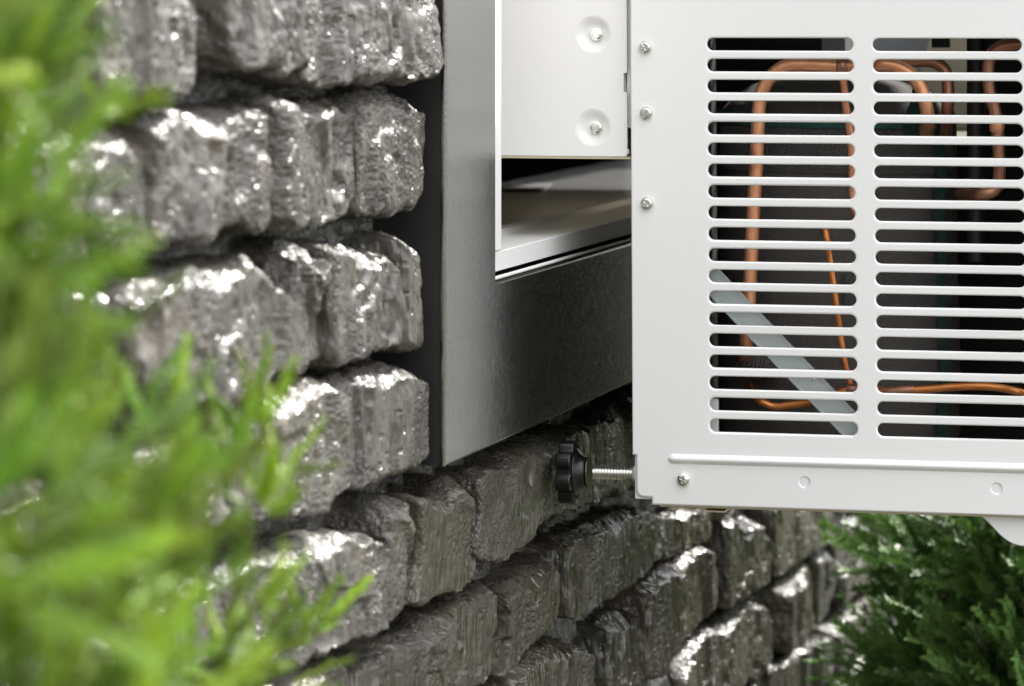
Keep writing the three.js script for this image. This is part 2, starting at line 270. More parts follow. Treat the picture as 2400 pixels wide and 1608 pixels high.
// the same coursework goes on beside and above them
{
  const r = rng(77);
  const boxes = STONES.map(([, , p]) => { let a = 9, b = -9, c = 9, d = -9; for (let i = 0; i < p.length; i += 2) { a = Math.min(a, p[i]); b = Math.max(b, p[i]); c = Math.min(c, p[i + 1]); d = Math.max(d, p[i + 1]); } return [a, b, c, d]; });
  boxes.push([SUR.x0 - 0.004, SUR.x1 + 0.004, SUR.y0 - 0.004, SUR.y1 + 0.004]);
  const rows = [];
  for (let y = 1.0185; y > 0.74; y -= 0.0715) rows.push([y - 0.0625, y]);
  rows.push([1.455, 1.517], [1.383, 1.446], [1.309, 1.373], [1.240, 1.300], [1.160, 1.227], [1.093, 1.150], [1.026, 1.085]);
  for (let y = 1.527; y < 1.95; y += 0.0715) rows.push([y, y + 0.063]);
  for (const [y0, y1] of rows) for (let x = 0.85 + 0.1 * r(); x < 4.4;) {
    const w = 0.13 + 0.16 * r(), X0 = x; x += w + 0.008;
    let lo = X0, hi = X0 + w;
    for (const [a, b, c, d] of boxes) if (c < y1 - 0.012 && d > y0 + 0.012 && a < hi && b > lo) { if (a <= lo + 0.03) lo = Math.max(lo, b + 0.006); else hi = Math.min(hi, a - 0.006); }
    if (hi - lo < 0.035) continue;
    const j = () => 0.006 * (r() - 0.5), m = (lo + hi) / 2;
    const pts = [lo + j(), y0 + 0.006 + j(), m, y0 + j(), hi + j(), y0 + 0.006 + j(), hi + j() * 0.5, (y0 + y1) / 2, hi + j(), y1 - 0.005 + j(), m, y1 + j(), lo + j(), y1 - 0.005 + j(), lo, (y0 + y1) / 2];
    stoneSeed++;
    part('stone', stoneGeometry(pts, -0.006 - 0.009 * r(), stoneSeed, lo > 1.2 && lo < 2.5 && y0 > 0.9 && y0 < 1.5), stoneMats[(stoneSeed * 7) % 4], wall);
  }
}
{   // mortar bed, recessed behind the stone faces
  const pos = [], uv = [], index = [], fineCoarse = (a, p, q, b) => { const o = []; for (let t = a; t < b - 1e-6;) { o.push(t); t += t > p - 1e-6 && t < q ? 0.0045 : 0.025; } o.push(b); return o; }, xs = fineCoarse(0.7, 1.4, 3.7, 4.7), ys = fineCoarse(0, 0.85, 1.55, 2.3), nx = xs.length - 1, ny = ys.length - 1;
  const id = new Map();
  const vert = (i, j) => { const k = i * 10000 + j; if (!id.has(k)) { const x = xs[i], y = ys[j]; id.set(k, pos.length / 3); pos.push(x - WX, y, -0.041 + 0.009 * fbm(x * 70, y * 70, 3, 3) + 0.005 * noise(x * 14, y * 14, 8)); uv.push(x, y); } return id.get(k); };
  for (let i = 0; i < nx; i++) for (let j = 0; j < ny; j++) {
    const x = (xs[i] + xs[i + 1]) / 2, y = (ys[j] + ys[j + 1]) / 2;
    if (x > OPEN.x0 - 0.03 && x < OPEN.x1 + 0.03 && y > OPEN.y0 - 0.03 && y < OPEN.y1 + 0.03) continue;
    index.push(vert(i, j), vert(i + 1, j), vert(i + 1, j + 1), vert(i, j), vert(i + 1, j + 1), vert(i, j + 1));
  }
  const g = new THREE.BufferGeometry(); g.setAttribute('position', new THREE.Float32BufferAttribute(pos, 3)); g.setAttribute('uv', new THREE.Float32BufferAttribute(uv, 2)); g.setIndex(index); g.computeVertexNormals();
  part('mortar', g, mortarMat, wall);
  const z0 = -0.24, z1 = -0.055;
  const core = mergeGeometries([box(0.7 - WX, OPEN.x0 - 0.002 - WX, 0, 2.3, z0, z1), box(OPEN.x1 + 0.002 - WX, 4.7 - WX, 0, 2.3, z0, z1), box(OPEN.x0 - 0.002 - WX, OPEN.x1 + 0.002 - WX, 0, OPEN.y0 - 0.001, z0, z1), box(OPEN.x0 - 0.002 - WX, OPEN.x1 + 0.002 - WX, OPEN.y1 + 0.001, 2.3, z0, z1)]);
  part('wall_core', core, coreMat, wall);
}
// dark room behind the window
structure('room', mergeGeometries([box(1.2, 5, 0.02, 0.1, -2.4, -0.24), box(1.2, 5, 2.3, 2.38, -2.4, -0.24), box(1.12, 1.2, 0.02, 2.38, -2.4, -0.24), box(5, 5.08, 0.02, 2.38, -2.4, -0.24), box(1.12, 5.08, 0.02, 2.38, -2.48, -2.4), box(1.12, 5.08, 2.22, 2.38, -0.24, -0.2), box(4.62, 5.08, 0.02, 2.3, -0.24, -0.2)].map((g) => g)), roomMat);

// ---------------------------------------------------------------- window: dark surround, silver profile, sill, sash
const win = thing('window', 'wide window with brushed dark metal surround and pale silver sill profile', 'window', [OPEN.x0, OPEN.y0, 0]);
const wx = (x) => x - OPEN.x0, wy = (y) => y - OPEN.y0;
{
  const b = 0.0014, ring = (x0, x1, y0, y1) => [[x0, y0], [x1, y0], [x1, y1], [x0, y1]].map(([x, y]) => new THREE.Vector2(wx(x), wy(y)));
  const s = new THREE.Shape(ring(SUR.x0 + b, SUR.x1 - b, SUR.y0 + b, SUR.y1 - b));
  s.holes.push(new THREE.Path(ring(OPEN.x0 - b, OPEN.x1 + b, OPEN.y0 - b, OPEN.y1 + b)));
  let g = new THREE.ExtrudeGeometry(s, { depth: 0.0008, bevelThickness: b, bevelSize: b, bevelSegments: 3 });
  g.translate(0, 0, -0.0008 - b); g = crisp(g, 0.7);
  metreUV(g, (v) => v.x + v.z, (v) => v.y);
  const surround = part('surround', g, darkMetal, win);
  const e = 0.0006, s2 = new THREE.Shape(ring(SUR.x0 + e, SUR.x1 - e, SUR.y0 + e, SUR.y1 - e)); s2.holes.push(new THREE.Path(ring(OPEN.x0 - e, OPEN.x1 + e, OPEN.y0 - e, OPEN.y1 + e)));
  const eg = new THREE.ExtrudeGeometry(s2, { depth: 0.047, bevelEnabled: false }); eg.translate(0, 0, -0.05); metreUV(eg, (v) => v.x + v.z, (v) => v.y);
  part('surround_edge', eg, darkEdge, surround).userData.label = 'near-black outer edge of the window surround';

  // sill profile (z, y) drawn out along the wall
  const prof = [[-0.003, 1.3352], [-0.003, 1.3462], [-0.0035, 1.3467], [-0.0398, 1.3467], [-0.0404, 1.3472], [-0.0436, 1.3494], [-0.0445, 1.3497], [-0.052, 1.3497], [-0.052, 1.333], [-0.012, 1.333], [-0.012, 1.3352]];
  const sh = new THREE.Shape(prof.map(([z, y]) => new THREE.Vector2(-z, wy(y))));
  let sg = new THREE.ExtrudeGeometry(sh, { depth: OPEN.x1 - OPEN.x0 - 0.002, bevelEnabled: false });
  sg.applyMatrix4(new THREE.Matrix4().makeBasis(new THREE.Vector3(0, 0, -1), new THREE.Vector3(0, 1, 0), new THREE.Vector3(1, 0, 0))); sg.translate(0.001, 0, 0);
  metreUV(sg, (v) => v.y + v.z, (v) => v.x);
  part('sill', sg, silver, win);
  part('inner_sill', metreUV(box(0.001, OPEN.x1 - OPEN.x0 - 0.001, wy(1.333), wy(1.3492), -0.2, -0.0525, 0.0006), (v) => v.y + v.z, (v) => v.x), innerSill, win);
  // jamb profiles stand on the sill's nose with a hairline joint
  for (const [x0, x1] of [[OPEN.x0 + 0.0006, 2.3715], [OPEN.x1 - 0.0231, OPEN.x1 - 0.0006]]) {
    const j = box(wx(x0), wx(x1), wy(1.3475), wy(OPEN.y1 - 0.001), -0.0385, -0.0022, 0.0005);
    part('jamb_profile', metreUV(j, (v) => v.x + v.z, (v) => v.y), warmWhite, win);
  }
  const bead = new THREE.CapsuleGeometry(0.0011, OPEN.x1 - OPEN.x0 - 0.006, 3, 10).rotateZ(Math.PI / 2).scale(1, 1, 1.4);
  bead.translate(wx((OPEN.x0 + OPEN.x1) / 2), wy(1.3315), -0.0024);
  part('sealing_bead', bead, warmWhite, win);
  // lowered sash above the appliance
  const sash = part('sash', mergeGeometries([box(wx(2.364), wx(OPEN.x1 - 0.016), wy(1.565), wy(1.62), -0.11, -0.07, 0.002), box(wx(2.364), wx(OPEN.x1 - 0.016), wy(1.90), wy(1.948), -0.11, -0.07, 0.002), box(wx(2.364), wx(2.41), wy(1.62), wy(1.90), -0.11, -0.07, 0.002), box(wx(OPEN.x1 - 0.06), wx(OPEN.x1 - 0.016), wy(1.62), wy(1.90), -0.11, -0.07, 0.002)]), warmWhite, win);
  part('pane', box(wx(2.409), wx(OPEN.x1 - 0.059), wy(1.619), wy(1.901), -0.093, -0.087), glassMat, sash);
}
// a thin strip left lying on the inner sill
{
  const t = thing('paper_strip', 'thin pale strip lying flat on the dark inner sill', 'paper', [3.09, 1.3494, -0.157]);
  const g = new THREE.BoxGeometry(0.13, 0.0008, 0.03, 12, 1, 1), p = g.attributes.position;
  for (let i = 0; i < p.count; i++) p.setY(i, p.getY(i) + 0.0006 + 0.0012 * smooth(0.03, 0.065, -p.getX(i)));
  g.computeVertexNormals(); g.rotateY(0.16);
  part('strip', g, new THREE.MeshStandardMaterial({ color: lin(0.06, 0.058, 0.056), roughness: 0.6 }), t);
}

// ---------------------------------------------------------------- air conditioner
// local axes: x out of the wall, y up, z towards the viewer; z = 0 is the face of the slotted side panel
const AY = 1.164;
const ac = thing('air_conditioner', 'white window air conditioner with slotted side panel showing copper pipes', 'air conditioner', [2.5036, AY, 0]);
ac.rotation.y = -Math.PI / 2;
const V = (x, y, z) => new THREE.Vector3(x, y - AY, z);
const abox = (x0, x1, y0, y1, z0, z1, r, s) => box(x0, x1, y0 - AY, y1 - AY, z0, z1, r, s);
const DEEP = -0.63, OUT = 0.348;
function slot(x0, x1, yc, h) { const r = h / 2, p = new THREE.Path(); p.moveTo(x0 + r, yc - r - AY); p.lineTo(x1 - r, yc - r - AY); p.absarc(x1 - r, yc - AY, r, -Math.PI / 2, Math.PI / 2, false); p.lineTo(x0 + r, yc + r - AY); p.absarc(x0 + r, yc - AY, r, Math.PI / 2, Math.PI * 1.5, false); return p; }
const screwsAt = [[0.0599, 1.4669], [0.0603, 1.4256], [0.0605, 1.3691]];
{
  const b = 0.0013, s = new THREE.Shape(), P = (x, y) => [x, y - AY];
  s.moveTo(...P(0.0500 + b, 1.555)); s.lineTo(...P(0.0500 + b, 1.2146)); s.lineTo(...P(0.0524 + b, 1.2142)); s.lineTo(...P(0.0524 + b, 1.1925)); s.absarc(0.0559 + b, 1.1925 - AY, 0.0035, Math.PI, 1.5 * Math.PI, false);
  s.lineTo(...P(0.0623 + b, 1.1888)); s.lineTo(...P(0.0623 + b, 1.1831 + b)); s.lineTo(...P(OUT, 1.1831 + b)); s.lineTo(...P(OUT, 1.555)); s.closePath();
  for (let i = 0; i < 19; i++) { const y = 1.469 - i * 0.01312; for (const [x0, x1] of [[0.0997, 0.1931], [0.2055, 0.2988]]) s.holes.push(slot(x0 - b, x1 + b, y, 0.0079 + 2 * b)); }
  for (const [x, y] of [[0.1593, 1.1999], [0.2786, 1.1994]]) { const h = new THREE.Path(); h.absarc(x, y - AY, 0.0037 + 0.0006, 0, Math.PI * 2, true); s.holes.push(h); }
  let g = new THREE.ExtrudeGeometry(s, { depth: 0.0004, bevelThickness: b, bevelSize: b, bevelSegments: 5, curveSegments: 10 });
  g.translate(0, 0, -0.0004 - b); g = crisp(g, 0.65);
  metreUV(g, (v) => v.x, (v) => v.y);
  const panel = part('side_panel', g, whitePaint, ac); panel.userData.label = 'white painted side panel with two columns of slots';
  for (const [x, y] of [[0.1593, 1.1999], [0.2786, 1.1994]]) {
    const d = new THREE.LatheGeometry([[0, -0.0010], [0.0026, -0.0010], [0.0031, -0.0013], [0.0036, -0.0016]].map(([r, h]) => new THREE.Vector2(r, h)), 28).rotateX(Math.PI / 2);
    part('knockout', d, whitePaint, panel, [x, y - AY, 0]);
  }
  {   // pressed bead near the lower edge
    const L0 = 0.0715, L1 = OUT - 0.01, n = 90, m = 14, pos = [], idx = [];
    for (let i = 0; i <= n; i++) for (let j = 0; j <= m; j++) {
      const f = i / n, x = L0 + (L1 - L0) * (f < 0.25 ? f * f * 4 : f - 0.0) , t = j / m * 2 - 1, e = smooth(0, 0.0045, x - L0) * smooth(0, 0.0045, L1 - x), w = 0.0036 * (0.35 + 0.65 * e);
      const c = Math.pow(Math.max(0, Math.cos(t * Math.PI / 2)), 1.3);
      pos.push(x, 1.2118 - AY + t * w, -0.0004 + 0.0026 * c * e);
    }
    for (let i = 0; i < n; i++) for (let j = 0; j < m; j++) { const a = i * (m + 1) + j; idx.push(a, a + m + 1, a + m + 2, a, a + m + 2, a + 1); }
    const rg = new THREE.BufferGeometry(); rg.setAttribute('position', new THREE.Float32BufferAttribute(pos, 3)); rg.setIndex(idx); rg.computeVertexNormals(); metreUV(rg, (v) => v.x, (v) => v.y);
    part('pressed_rib', rg, whitePaint, panel);
  }
  const far = part('side_panel', g, whitePaint, ac, [0, 0, DEEP]); far.scale.z = -1;
}
// cross-head screw
const screwGeo = (() => {
  const head = (pts) => new THREE.LatheGeometry(pts.map(([r, h]) => new THREE.Vector2(r, h)), 32).rotateX(Math.PI / 2);
  const ev = new Evaluator(); ev.attributes = ['position', 'normal']; ev.useGroups = false;
  const cut = (g) => {
    const brush = (q) => { q = mergeVertices(q.deleteAttribute('uv')); const bq = new Brush(q); bq.updateMatrixWorld(); return bq; };
    let r = brush(g);
    for (const turn of [0.3, 0.3 + Math.PI / 2]) { const c = new THREE.BoxGeometry(0.0046, 0.0009, 0.0024); c.rotateZ(turn); c.translate(0, 0, 0.0030); r = ev.evaluate(r, brush(c), SUBTRACTION); r.updateMatrixWorld(); }
    return crisp(r.geometry, 0.6);
  };
  return {
    flanged: cut(head([[0.0001, -0.0008], [0.0042, -0.0008], [0.0043, 0.0003], [0.0040, 0.0008], [0.0034, 0.0010], [0.0032, 0.0020], [0.0026, 0.0027], [0.0013, 0.0031], [0.0001, 0.0032]])),
    dome: cut(head([[0.0001, -0.0008], [0.0041, -0.0008], [0.0041, 0.0004], [0.0037, 0.0014], [0.0028, 0.0024], [0.0015, 0.0030], [0.0001, 0.0032]])),
  };
})();
screwsAt.forEach(([x, y], i) => { part('screw', screwGeo.flanged, zinc, ac, [x, y - AY, 0.0008]).rotation.z = [0.2, 1.1, 0.5][i]; });
part('screw', screwGeo.dome, zinc, ac, [0.0831, 1.1995 - AY, 0.0008]).rotation.z = 0.9;

{   // base flange showing behind the lower left corner, base pan, drain hump, foot bracket
  part('base_flange', abox(0.0512, 0.075, 1.1862, 1.2138, -0.0038, -0.0022, 0.0007), whitePaint, ac);
  part('base_pan', abox(0.066, OUT, 1.1815, 1.186, DEEP + 0.006, -0.005, 0.001), cream, ac);
  const s = new THREE.Shape(), P = (x, y) => [x, y - AY];
  s.moveTo(...P(0.262, 1.1835)); s.bezierCurveTo(...P(0.276, 1.1825), ...P(0.277, 1.1645), ...P(0.296, 1.1648)); s.lineTo(...P(OUT, 1.1648)); s.lineTo(...P(OUT, 1.1835)); s.closePath();
  let g = new THREE.ExtrudeGeometry(s, { depth: 0.05, bevelThickness: 0.006, bevelSize: 0.0012, bevelSegments: 5, curveSegments: 18 });
  g.translate(0, 0, -0.0635); part('drain_hump', crisp(g, 0.8), whitePaint, ac);
  const f = new THREE.Shape([[0.0915, 1.1825], [0.0945, 1.1786], [0.1075, 1.1786], [0.1115, 1.1825], [0.1098, 1.1825], [0.1068, 1.1795], [0.0951, 1.1795], [0.0932, 1.1825]].map(([x, y]) => new THREE.Vector2(x, y - AY)));
  part('foot_bracket', new THREE.ExtrudeGeometry(f, { depth: 0.03, bevelEnabled: false }).translate(0, 0, -0.04), cream, ac);
}
{   // indoor section resting over the sill: its side plate, with two dished screw seats
  const s = new THREE.Shape([[-0.30, 1.3982], [0.0452, 1.3982], [0.0462, 1.3992], [0.0462, 1.4381], [0.0440, 1.4383], [0.0440, 1.4506], [0.0462, 1.4508], [0.0462, 1.552], [-0.30, 1.552]].map(([x, y]) => new THREE.Vector2(x, y - AY)));
  const seats = [[0.0265, 1.4751], [0.0261, 1.4160]], R = 0.0118;
  for (const [x, y] of seats) { const h = new THREE.Path(); h.absarc(x - 0.002, y - AY, R, 0, Math.PI * 2, true); s.holes.push(h); }
  let g = new THREE.ExtrudeGeometry(s, { depth: 0.0012, bevelThickness: 0.0003, bevelSize: 0.0003, bevelSegments: 2, curveSegments: 32 });
  g.translate(0, 0, -0.0079); metreUV(g, (v) => v.x, (v) => v.y);
  const side = part('indoor_side_plate', crisp(g, 0.5), warmWhite, ac);
  for (const [x, y] of seats) {
    const pr = []; for (let k = 0; k <= 16; k++) { const t = k / 16; pr.push(new THREE.Vector2(Math.max(1e-5, t * (R + 0.0002)), -0.0030 * (1 - smooth(0.36, 1.0, t)))); }
    const d = new THREE.LatheGeometry(pr, 48).rotateX(Math.PI / 2);
    part('dished_seat', d, warmWhite, side, [x - 0.002, y - AY, -0.00655]);
    part('screw', screwGeo.flanged, zinc, ac, [x, y - AY, -0.0086]).rotation.z = y;
  }
  part('indoor_body', abox(-0.30, 0.0448, 1.3999, 1.5515, DEEP + 0.002, -0.0112, 0.001), warmWhite, ac);
  part('indoor_base_lip', abox(-0.298, 0.0485, 1.3962, 1.3978, DEEP + 0.004, -0.0075, 0.0004), cream, ac);
  part('edge_flange', abox(0.0455, 0.0492, 1.4157, 1.552, -0.0125, -0.0098, 0.0005), whitePaint, ac);
  part('retaining_tab', abox(0.0452, 0.0478, 1.3995, 1.4025, -0.0105, -0.0066, 0.0004), galvanized, ac);
}
{   // outer casing
  part('wall_side_plate', abox(0.0520, 0.0535, 1.188, 1.552, DEEP + 0.003, -0.003), blackInside, ac);
  const s = new THREE.Shape([[0.0505, 0.002], [OUT, 0.002], [OUT, -DEEP - 0.002], [0.0505, -DEEP - 0.002]].map(([x, y]) => new THREE.Vector2(x, y)));
  for (let i = 0; i < 12; i++) { const h = new THREE.Path(), y = 0.232 + i * 0.028; h.moveTo(0.09, y); h.lineTo(0.32, y); h.lineTo(0.32, y + 0.016); h.lineTo(0.09, y + 0.016); h.closePath(); s.holes.push(h); }
  part('top_cover', new THREE.ExtrudeGeometry(s, { depth: 0.002, bevelEnabled: false }).rotateX(-Math.PI / 2).translate(0, 1.5555 - AY, 0), whitePaint, ac);
  part('condenser_coil', abox(0.318, 0.345, 1.188, 1.552, DEEP + 0.004, -0.022), finMetal, ac);
  part('inner_bulkhead', mergeGeometries([abox(0.056, 0.317, 1.1865, 1.40, -0.262, -0.26), abox(0.056, 0.135, 1.40, 1.55, -0.262, -0.26), abox(0.2375, 0.317, 1.40, 1.55, -0.262, -0.26)]), blackInside, ac);
  part('corner_bracket', abox(0.0940, 0.1028, 1.19, 1.2478, -0.016, -0.012, 0.0008), whitePaint, ac);
  part('foam_block', abox(0.150, 0.236, 1.405, 1.545, -0.345, -0.315, 0.003), foam, ac);
  part('guide_plate', abox(0.158, 0.20, 1.4615, 1.50, -0.285, -0.283), paleGrey, ac);
  part('guide_plate', abox(0.134, 0.150, 1.43, 1.50, -0.245, -0.243), paleGrey, ac);
  part('fan_shroud', abox(0.204, 0.2165, 1.4635, 1.54, -0.292, -0.288), blackInside, ac);
  const strut = part('fan_strut', abox(-0.0035, 0.0035, AY - 0.04, AY + 0.04, -0.001, 0.001), paleGrey, ac, [0.201, 1.473 - AY, -0.28]); strut.rotation.z = -0.28;
}
function tube(name, pts, r, mat, radial = 16) {
  const c = new THREE.CatmullRomCurve3(pts.map(([x, y, z]) => V(x, y, z)), false, 'centripetal'), L = c.getLength();
  const g = new THREE.TubeGeometry(c, Math.max(24, Math.round(L / 0.003)), r, radial);
  const uv = g.attributes.uv; for (let i = 0; i < uv.count; i++) uv.setXY(i, uv.getY(i), uv.getX(i) * L / 0.12);
  return part(name, g, mat, ac);
}
function collar(parent, at, dir, r, l, mat, name = 'brazed_joint') {
  const g = new THREE.LatheGeometry([[0.6 * r, -l], [r * 1.12, -l * 0.9], [r * 1.2, 0], [r * 1.12, l * 0.9], [0.6 * r, l]].map(([a, h]) => new THREE.Vector2(a, h)), 20);
  const m = part(name, g, mat, parent, V(...at).toArray()); m.quaternion.setFromUnitVectors(new THREE.Vector3(0, 1, 0), new THREE.Vector3(...dir).normalize()); return m;
}
const pipeA = tube('copper_pipe', [[0.1067, 1.2617, -0.080], [0.1137, 1.2739, -0.050], [0.1187, 1.2826, -0.026], [0.1208, 1.3092, -0.026], [0.1224, 1.3358, -0.026], [0.1231, 1.3499, -0.026], [0.1243, 1.3678, -0.026], [0.1259, 1.3902, -0.026], [0.1273, 1.4151, -0.026], [0.1282, 1.4294, -0.026], [0.1299, 1.4380, -0.026], [0.1339, 1.4455, -0.026], [0.1394, 1.4515, -0.026], [0.1466, 1.4553, -0.026], [0.1629, 1.4559, -0.026], [0.1826, 1.4549, -0.026], [0.2001, 1.4560, -0.026], [0.2137, 1.4558, -0.026], [0.2245, 1.4513, -0.026], [0.2319, 1.4420, -0.026], [0.2355, 1.4287, -0.026], [0.2290, 1.4126, -0.070]], 0.0044, copper, 20);
collar(pipeA, [0.1826, 1.4549, -0.026], [1, 0, 0], 0.0049, 0.004, copperDark);
tube('copper_pipe', [[0.1712, 1.4489, -0.070], [0.1824, 1.4558, -0.070], [0.1935, 1.4577, -0.070], [0.2184, 1.4578, -0.070], [0.2349, 1.4571, -0.070], [0.2417, 1.4519, -0.070], [0.2435, 1.4411, -0.070], [0.2427, 1.4262, -0.070], [0.2374, 1.4063, -0.100]], 0.0040, copperDark);
tube('copper_pipe', [[0.1797, 1.4537, -0.030], [0.1821, 1.4449, -0.030], [0.1836, 1.4296, -0.030], [0.1858, 1.4155, -0.030], [0.1870, 1.4021, -0.030], [0.1873, 1.3755, -0.030], [0.1882, 1.3657, -0.030], [0.1845, 1.3555, -0.070]], 0.0026, copper);
tube('capillary_tube', [[0.1604, 1.3565, -0.070], [0.1652, 1.3542, -0.050], [0.1705, 1.3522, -0.024], [0.1730, 1.3359, -0.024], [0.1748, 1.3224, -0.024], [0.1765, 1.3098, -0.024], [0.1783, 1.2961, -0.024], [0.1800, 1.2825, -0.024], [0.1823, 1.2691, -0.024], [0.1854, 1.2563, -0.024]], 0.0022, copperRed);
const pipeE = tube('copper_pipe', [[0.1135, 1.2507, -0.070], [0.1212, 1.2465, -0.045], [0.1289, 1.2458, -0.022], [0.1365, 1.2433, -0.022], [0.1477, 1.2444, -0.022], [0.1588, 1.2465, -0.022], [0.1738, 1.2513, -0.022], [0.1870, 1.2550, -0.022], [0.2037, 1.2548, -0.022], [0.2147, 1.2546, -0.022], [0.2332, 1.2560, -0.022], [0.2498, 1.2577, -0.022], [0.2653, 1.2586, -0.022], [0.2791, 1.2579, -0.022], [0.2941, 1.2551, -0.022], [0.3042, 1.2477, -0.050]], 0.0024, copperRed);
collar(pipeE, [0.2147, 1.2546, -0.022], [1, 0.1, 0], 0.0026, 0.012, copperDark); collar(pipeE, [0.1870, 1.2550, -0.022], [1, 0, 0], 0.0028, 0.004, copperDark);
const pipeF = tube('copper_pipe', [[0.3041, 1.4714, -0.040], [0.2935, 1.4692, -0.040], [0.2838, 1.4681, -0.040], [0.2764, 1.4641, -0.040], [0.2733, 1.4566, -0.040], [0.2732, 1.4470, -0.040], [0.2741, 1.4377, -0.040], [0.2769, 1.4281, -0.040], [0.2781, 1.4177, -0.040], [0.2789, 1.4015, -0.040], [0.2789, 1.3864, -0.040], [0.2763, 1.3782, -0.040], [0.2677, 1.3752, -0.040], [0.2475, 1.3734, -0.090]], 0.0040, copperDark);
collar(pipeF, [0.2781, 1.4177, -0.040], [0.1, 1, 0], 0.0040, 0.004, copper);
tube('black_hose', [[0.2565, 1.33, -0.10], [0.2567, 1.3684, -0.10], [0.2578, 1.43, -0.10], [0.2585, 1.4802, -0.10], [0.259, 1.53, -0.10]], 0.0062, blackRubber, 20);
{   // diagonal galvanized brace right behind the slots: flat web with a turned-up edge on both sides
  const a = V(0.0905, 1.3305, -0.0135), b = V(0.1925, 1.2282, -0.0135), len = a.distanceTo(b), s = new THREE.Shape(), w = 0.0080, t = 0.0012, f = 0.0026;
  s.moveTo(-w, 0); s.lineTo(-w, f); s.lineTo(-w + t, f); s.lineTo(-w + t, t); s.lineTo(w - t, t); s.lineTo(w - t, f); s.lineTo(w, f); s.lineTo(w, 0); s.closePath();
  const g = new THREE.ExtrudeGeometry(s, { depth: len, bevelEnabled: false }), d = b.clone().sub(a).normalize(), n = new THREE.Vector3(0, 0, 1), side = new THREE.Vector3().crossVectors(n, d);
  metreUV(g, (v) => v.x, (v) => v.z);
  g.applyMatrix4(new THREE.Matrix4().makeBasis(side, n, d)); g.translate(...a.toArray());
  const br = part('diagonal_brace', g, galvanized, ac);
  const rv = part('rivet', new THREE.SphereGeometry(0.0011, 12, 8), zinc, br, V(0.1640, 1.2615, -0.0120).toArray()); rv.scale.z = 0.6;
}
{   // compressor in its dark padded jacket
  const cx = 0.160, cz = -0.142, prof = [[0.001, 1.452], [0.030, 1.450], [0.056, 1.441], [0.070, 1.431], [0.0765, 1.424], [0.0785, 1.418], [0.079, 1.40], [0.078, 1.34], [0.079, 1.27], [0.078, 1.215], [0.07, 1.205], [0.001, 1.203]];
  const g = new THREE.LatheGeometry(prof.map(([r, y]) => new THREE.Vector2(r, y - AY)).reverse(), 96), p = g.attributes.position;
  for (let i = 0; i < p.count; i++) { const x = p.getX(i), y = p.getY(i), z = p.getZ(i), r = Math.hypot(x, z) || 1, o = 0.0025 * fbm(x * 28, y * 22, z * 28, 2); p.setXYZ(i, x + x / r * o, y, z + z / r * o); }
  g.computeVertexNormals(); metreUV(g, (v) => Math.atan2(v.x, v.z) * 0.079, (v) => v.y);
  const jacket = part('compressor_jacket', g, felt, ac, [cx, 0, cz]);
  const band = (y0, y1, a0, a1, r, mat, name, tiltY = 0) => {
    const n = 40, m = 4, pos = [], idx = [], uv = [];
    for (let i = 0; i <= n; i++) for (let j = 0; j <= m; j++) { const a = a0 + (a1 - a0) * i / n, e = Math.sin(j / m * Math.PI), rr = r + 0.0014 * Math.pow(e, 0.5) + 0.001 * fbm(a * 5, j, y0 * 40, 2); pos.push(Math.sin(a) * rr, y0 + (y1 - y0) * j / m - AY + tiltY * (i / n - 0.5), Math.cos(a) * rr); uv.push(a * r, y0 + (y1 - y0) * j / m); }
    for (let i = 0; i < n; i++) for (let j = 0; j < m; j++) { const k = i * (m + 1) + j; idx.push(k, k + m + 1, k + m + 2, k, k + m + 2, k + 1); }
    const q = new THREE.BufferGeometry(); q.setAttribute('position', new THREE.Float32BufferAttribute(pos, 3)); q.setAttribute('uv', new THREE.Float32BufferAttribute(uv, 2)); q.setIndex(idx); q.computeVertexNormals();
    return part(name, q, mat, jacket);
  };
  band(1.386, 1.414, -1.1, 1.35, 0.0800, hookTape, 'hook_strap', -0.002);
  band(1.301, 1.324, 0.2, 1.4, 0.0805, hookTape, 'hook_strap');
  band(1.415, 1.424, -1.25, 1.2, 0.0795, greenFelt, 'green_edge', -0.003);
  // green felt seam standing off the jacket's outer side
  const sm = new THREE.PlaneGeometry(0.0065, 0.21, 3, 60), sp = sm.attributes.position;
  for (let i = 0; i < sp.count; i++) { const y = sp.getY(i); sp.setXYZ(i, sp.getX(i) + 0.0018 * noise(y * 45, 1, 3), y, 0.0015 * noise(y * 60, sp.getX(i) * 200, 5)); }
  sm.computeVertexNormals();
  const seam = part('green_seam', sm, greenFelt, jacket, [0.0735, 1.318 - AY, 0.042]); seam.rotation.y = 0.35;
  const flap = new THREE.PlaneGeometry(0.016, 0.03, 6, 12), fp = flap.attributes.position;
  for (let i = 0; i < fp.count; i++) fp.setXYZ(i, fp.getX(i) * (1 - 45 * fp.getY(i)) * 0.75 + 0.002 * noise(fp.getY(i) * 200, fp.getX(i) * 90, 4), fp.getY(i), 0.002 * noise(fp.getX(i) * 150, fp.getY(i) * 150, 2));
  flap.computeVertexNormals();
  const fl = part('green_flap', flap, greenFelt, jacket, [0.061, 1.425 - AY, 0.062]); fl.rotation.set(-0.25, 0.3, 0.1);
  // pipe stub and low insulation lump
  collar(jacket, [0.069 , 1.4155, 0.068], [0.1, 1, 0], 0.0052, 0.005, zinc, 'pipe_stub');
  const lump = new THREE.SphereGeometry(0.012, 24, 16), lp = lump.attributes.position;
  for (let i = 0; i < lp.count; i++) { const s = 1 + 0.2 * fbm(lp.getX(i) * 90, lp.getY(i) * 90, lp.getZ(i) * 90, 2); lp.setXYZ(i, lp.getX(i) * s * 1.2, lp.getY(i) * s * 0.6, lp.getZ(i) * s); }
  lump.computeVertexNormals(); metreUV(lump, (v) => v.x, (v) => v.y + v.z);
  part('insulation_wad', lump, hookTape, ac, V(0.121, 1.2645, -0.062).toArray());
}
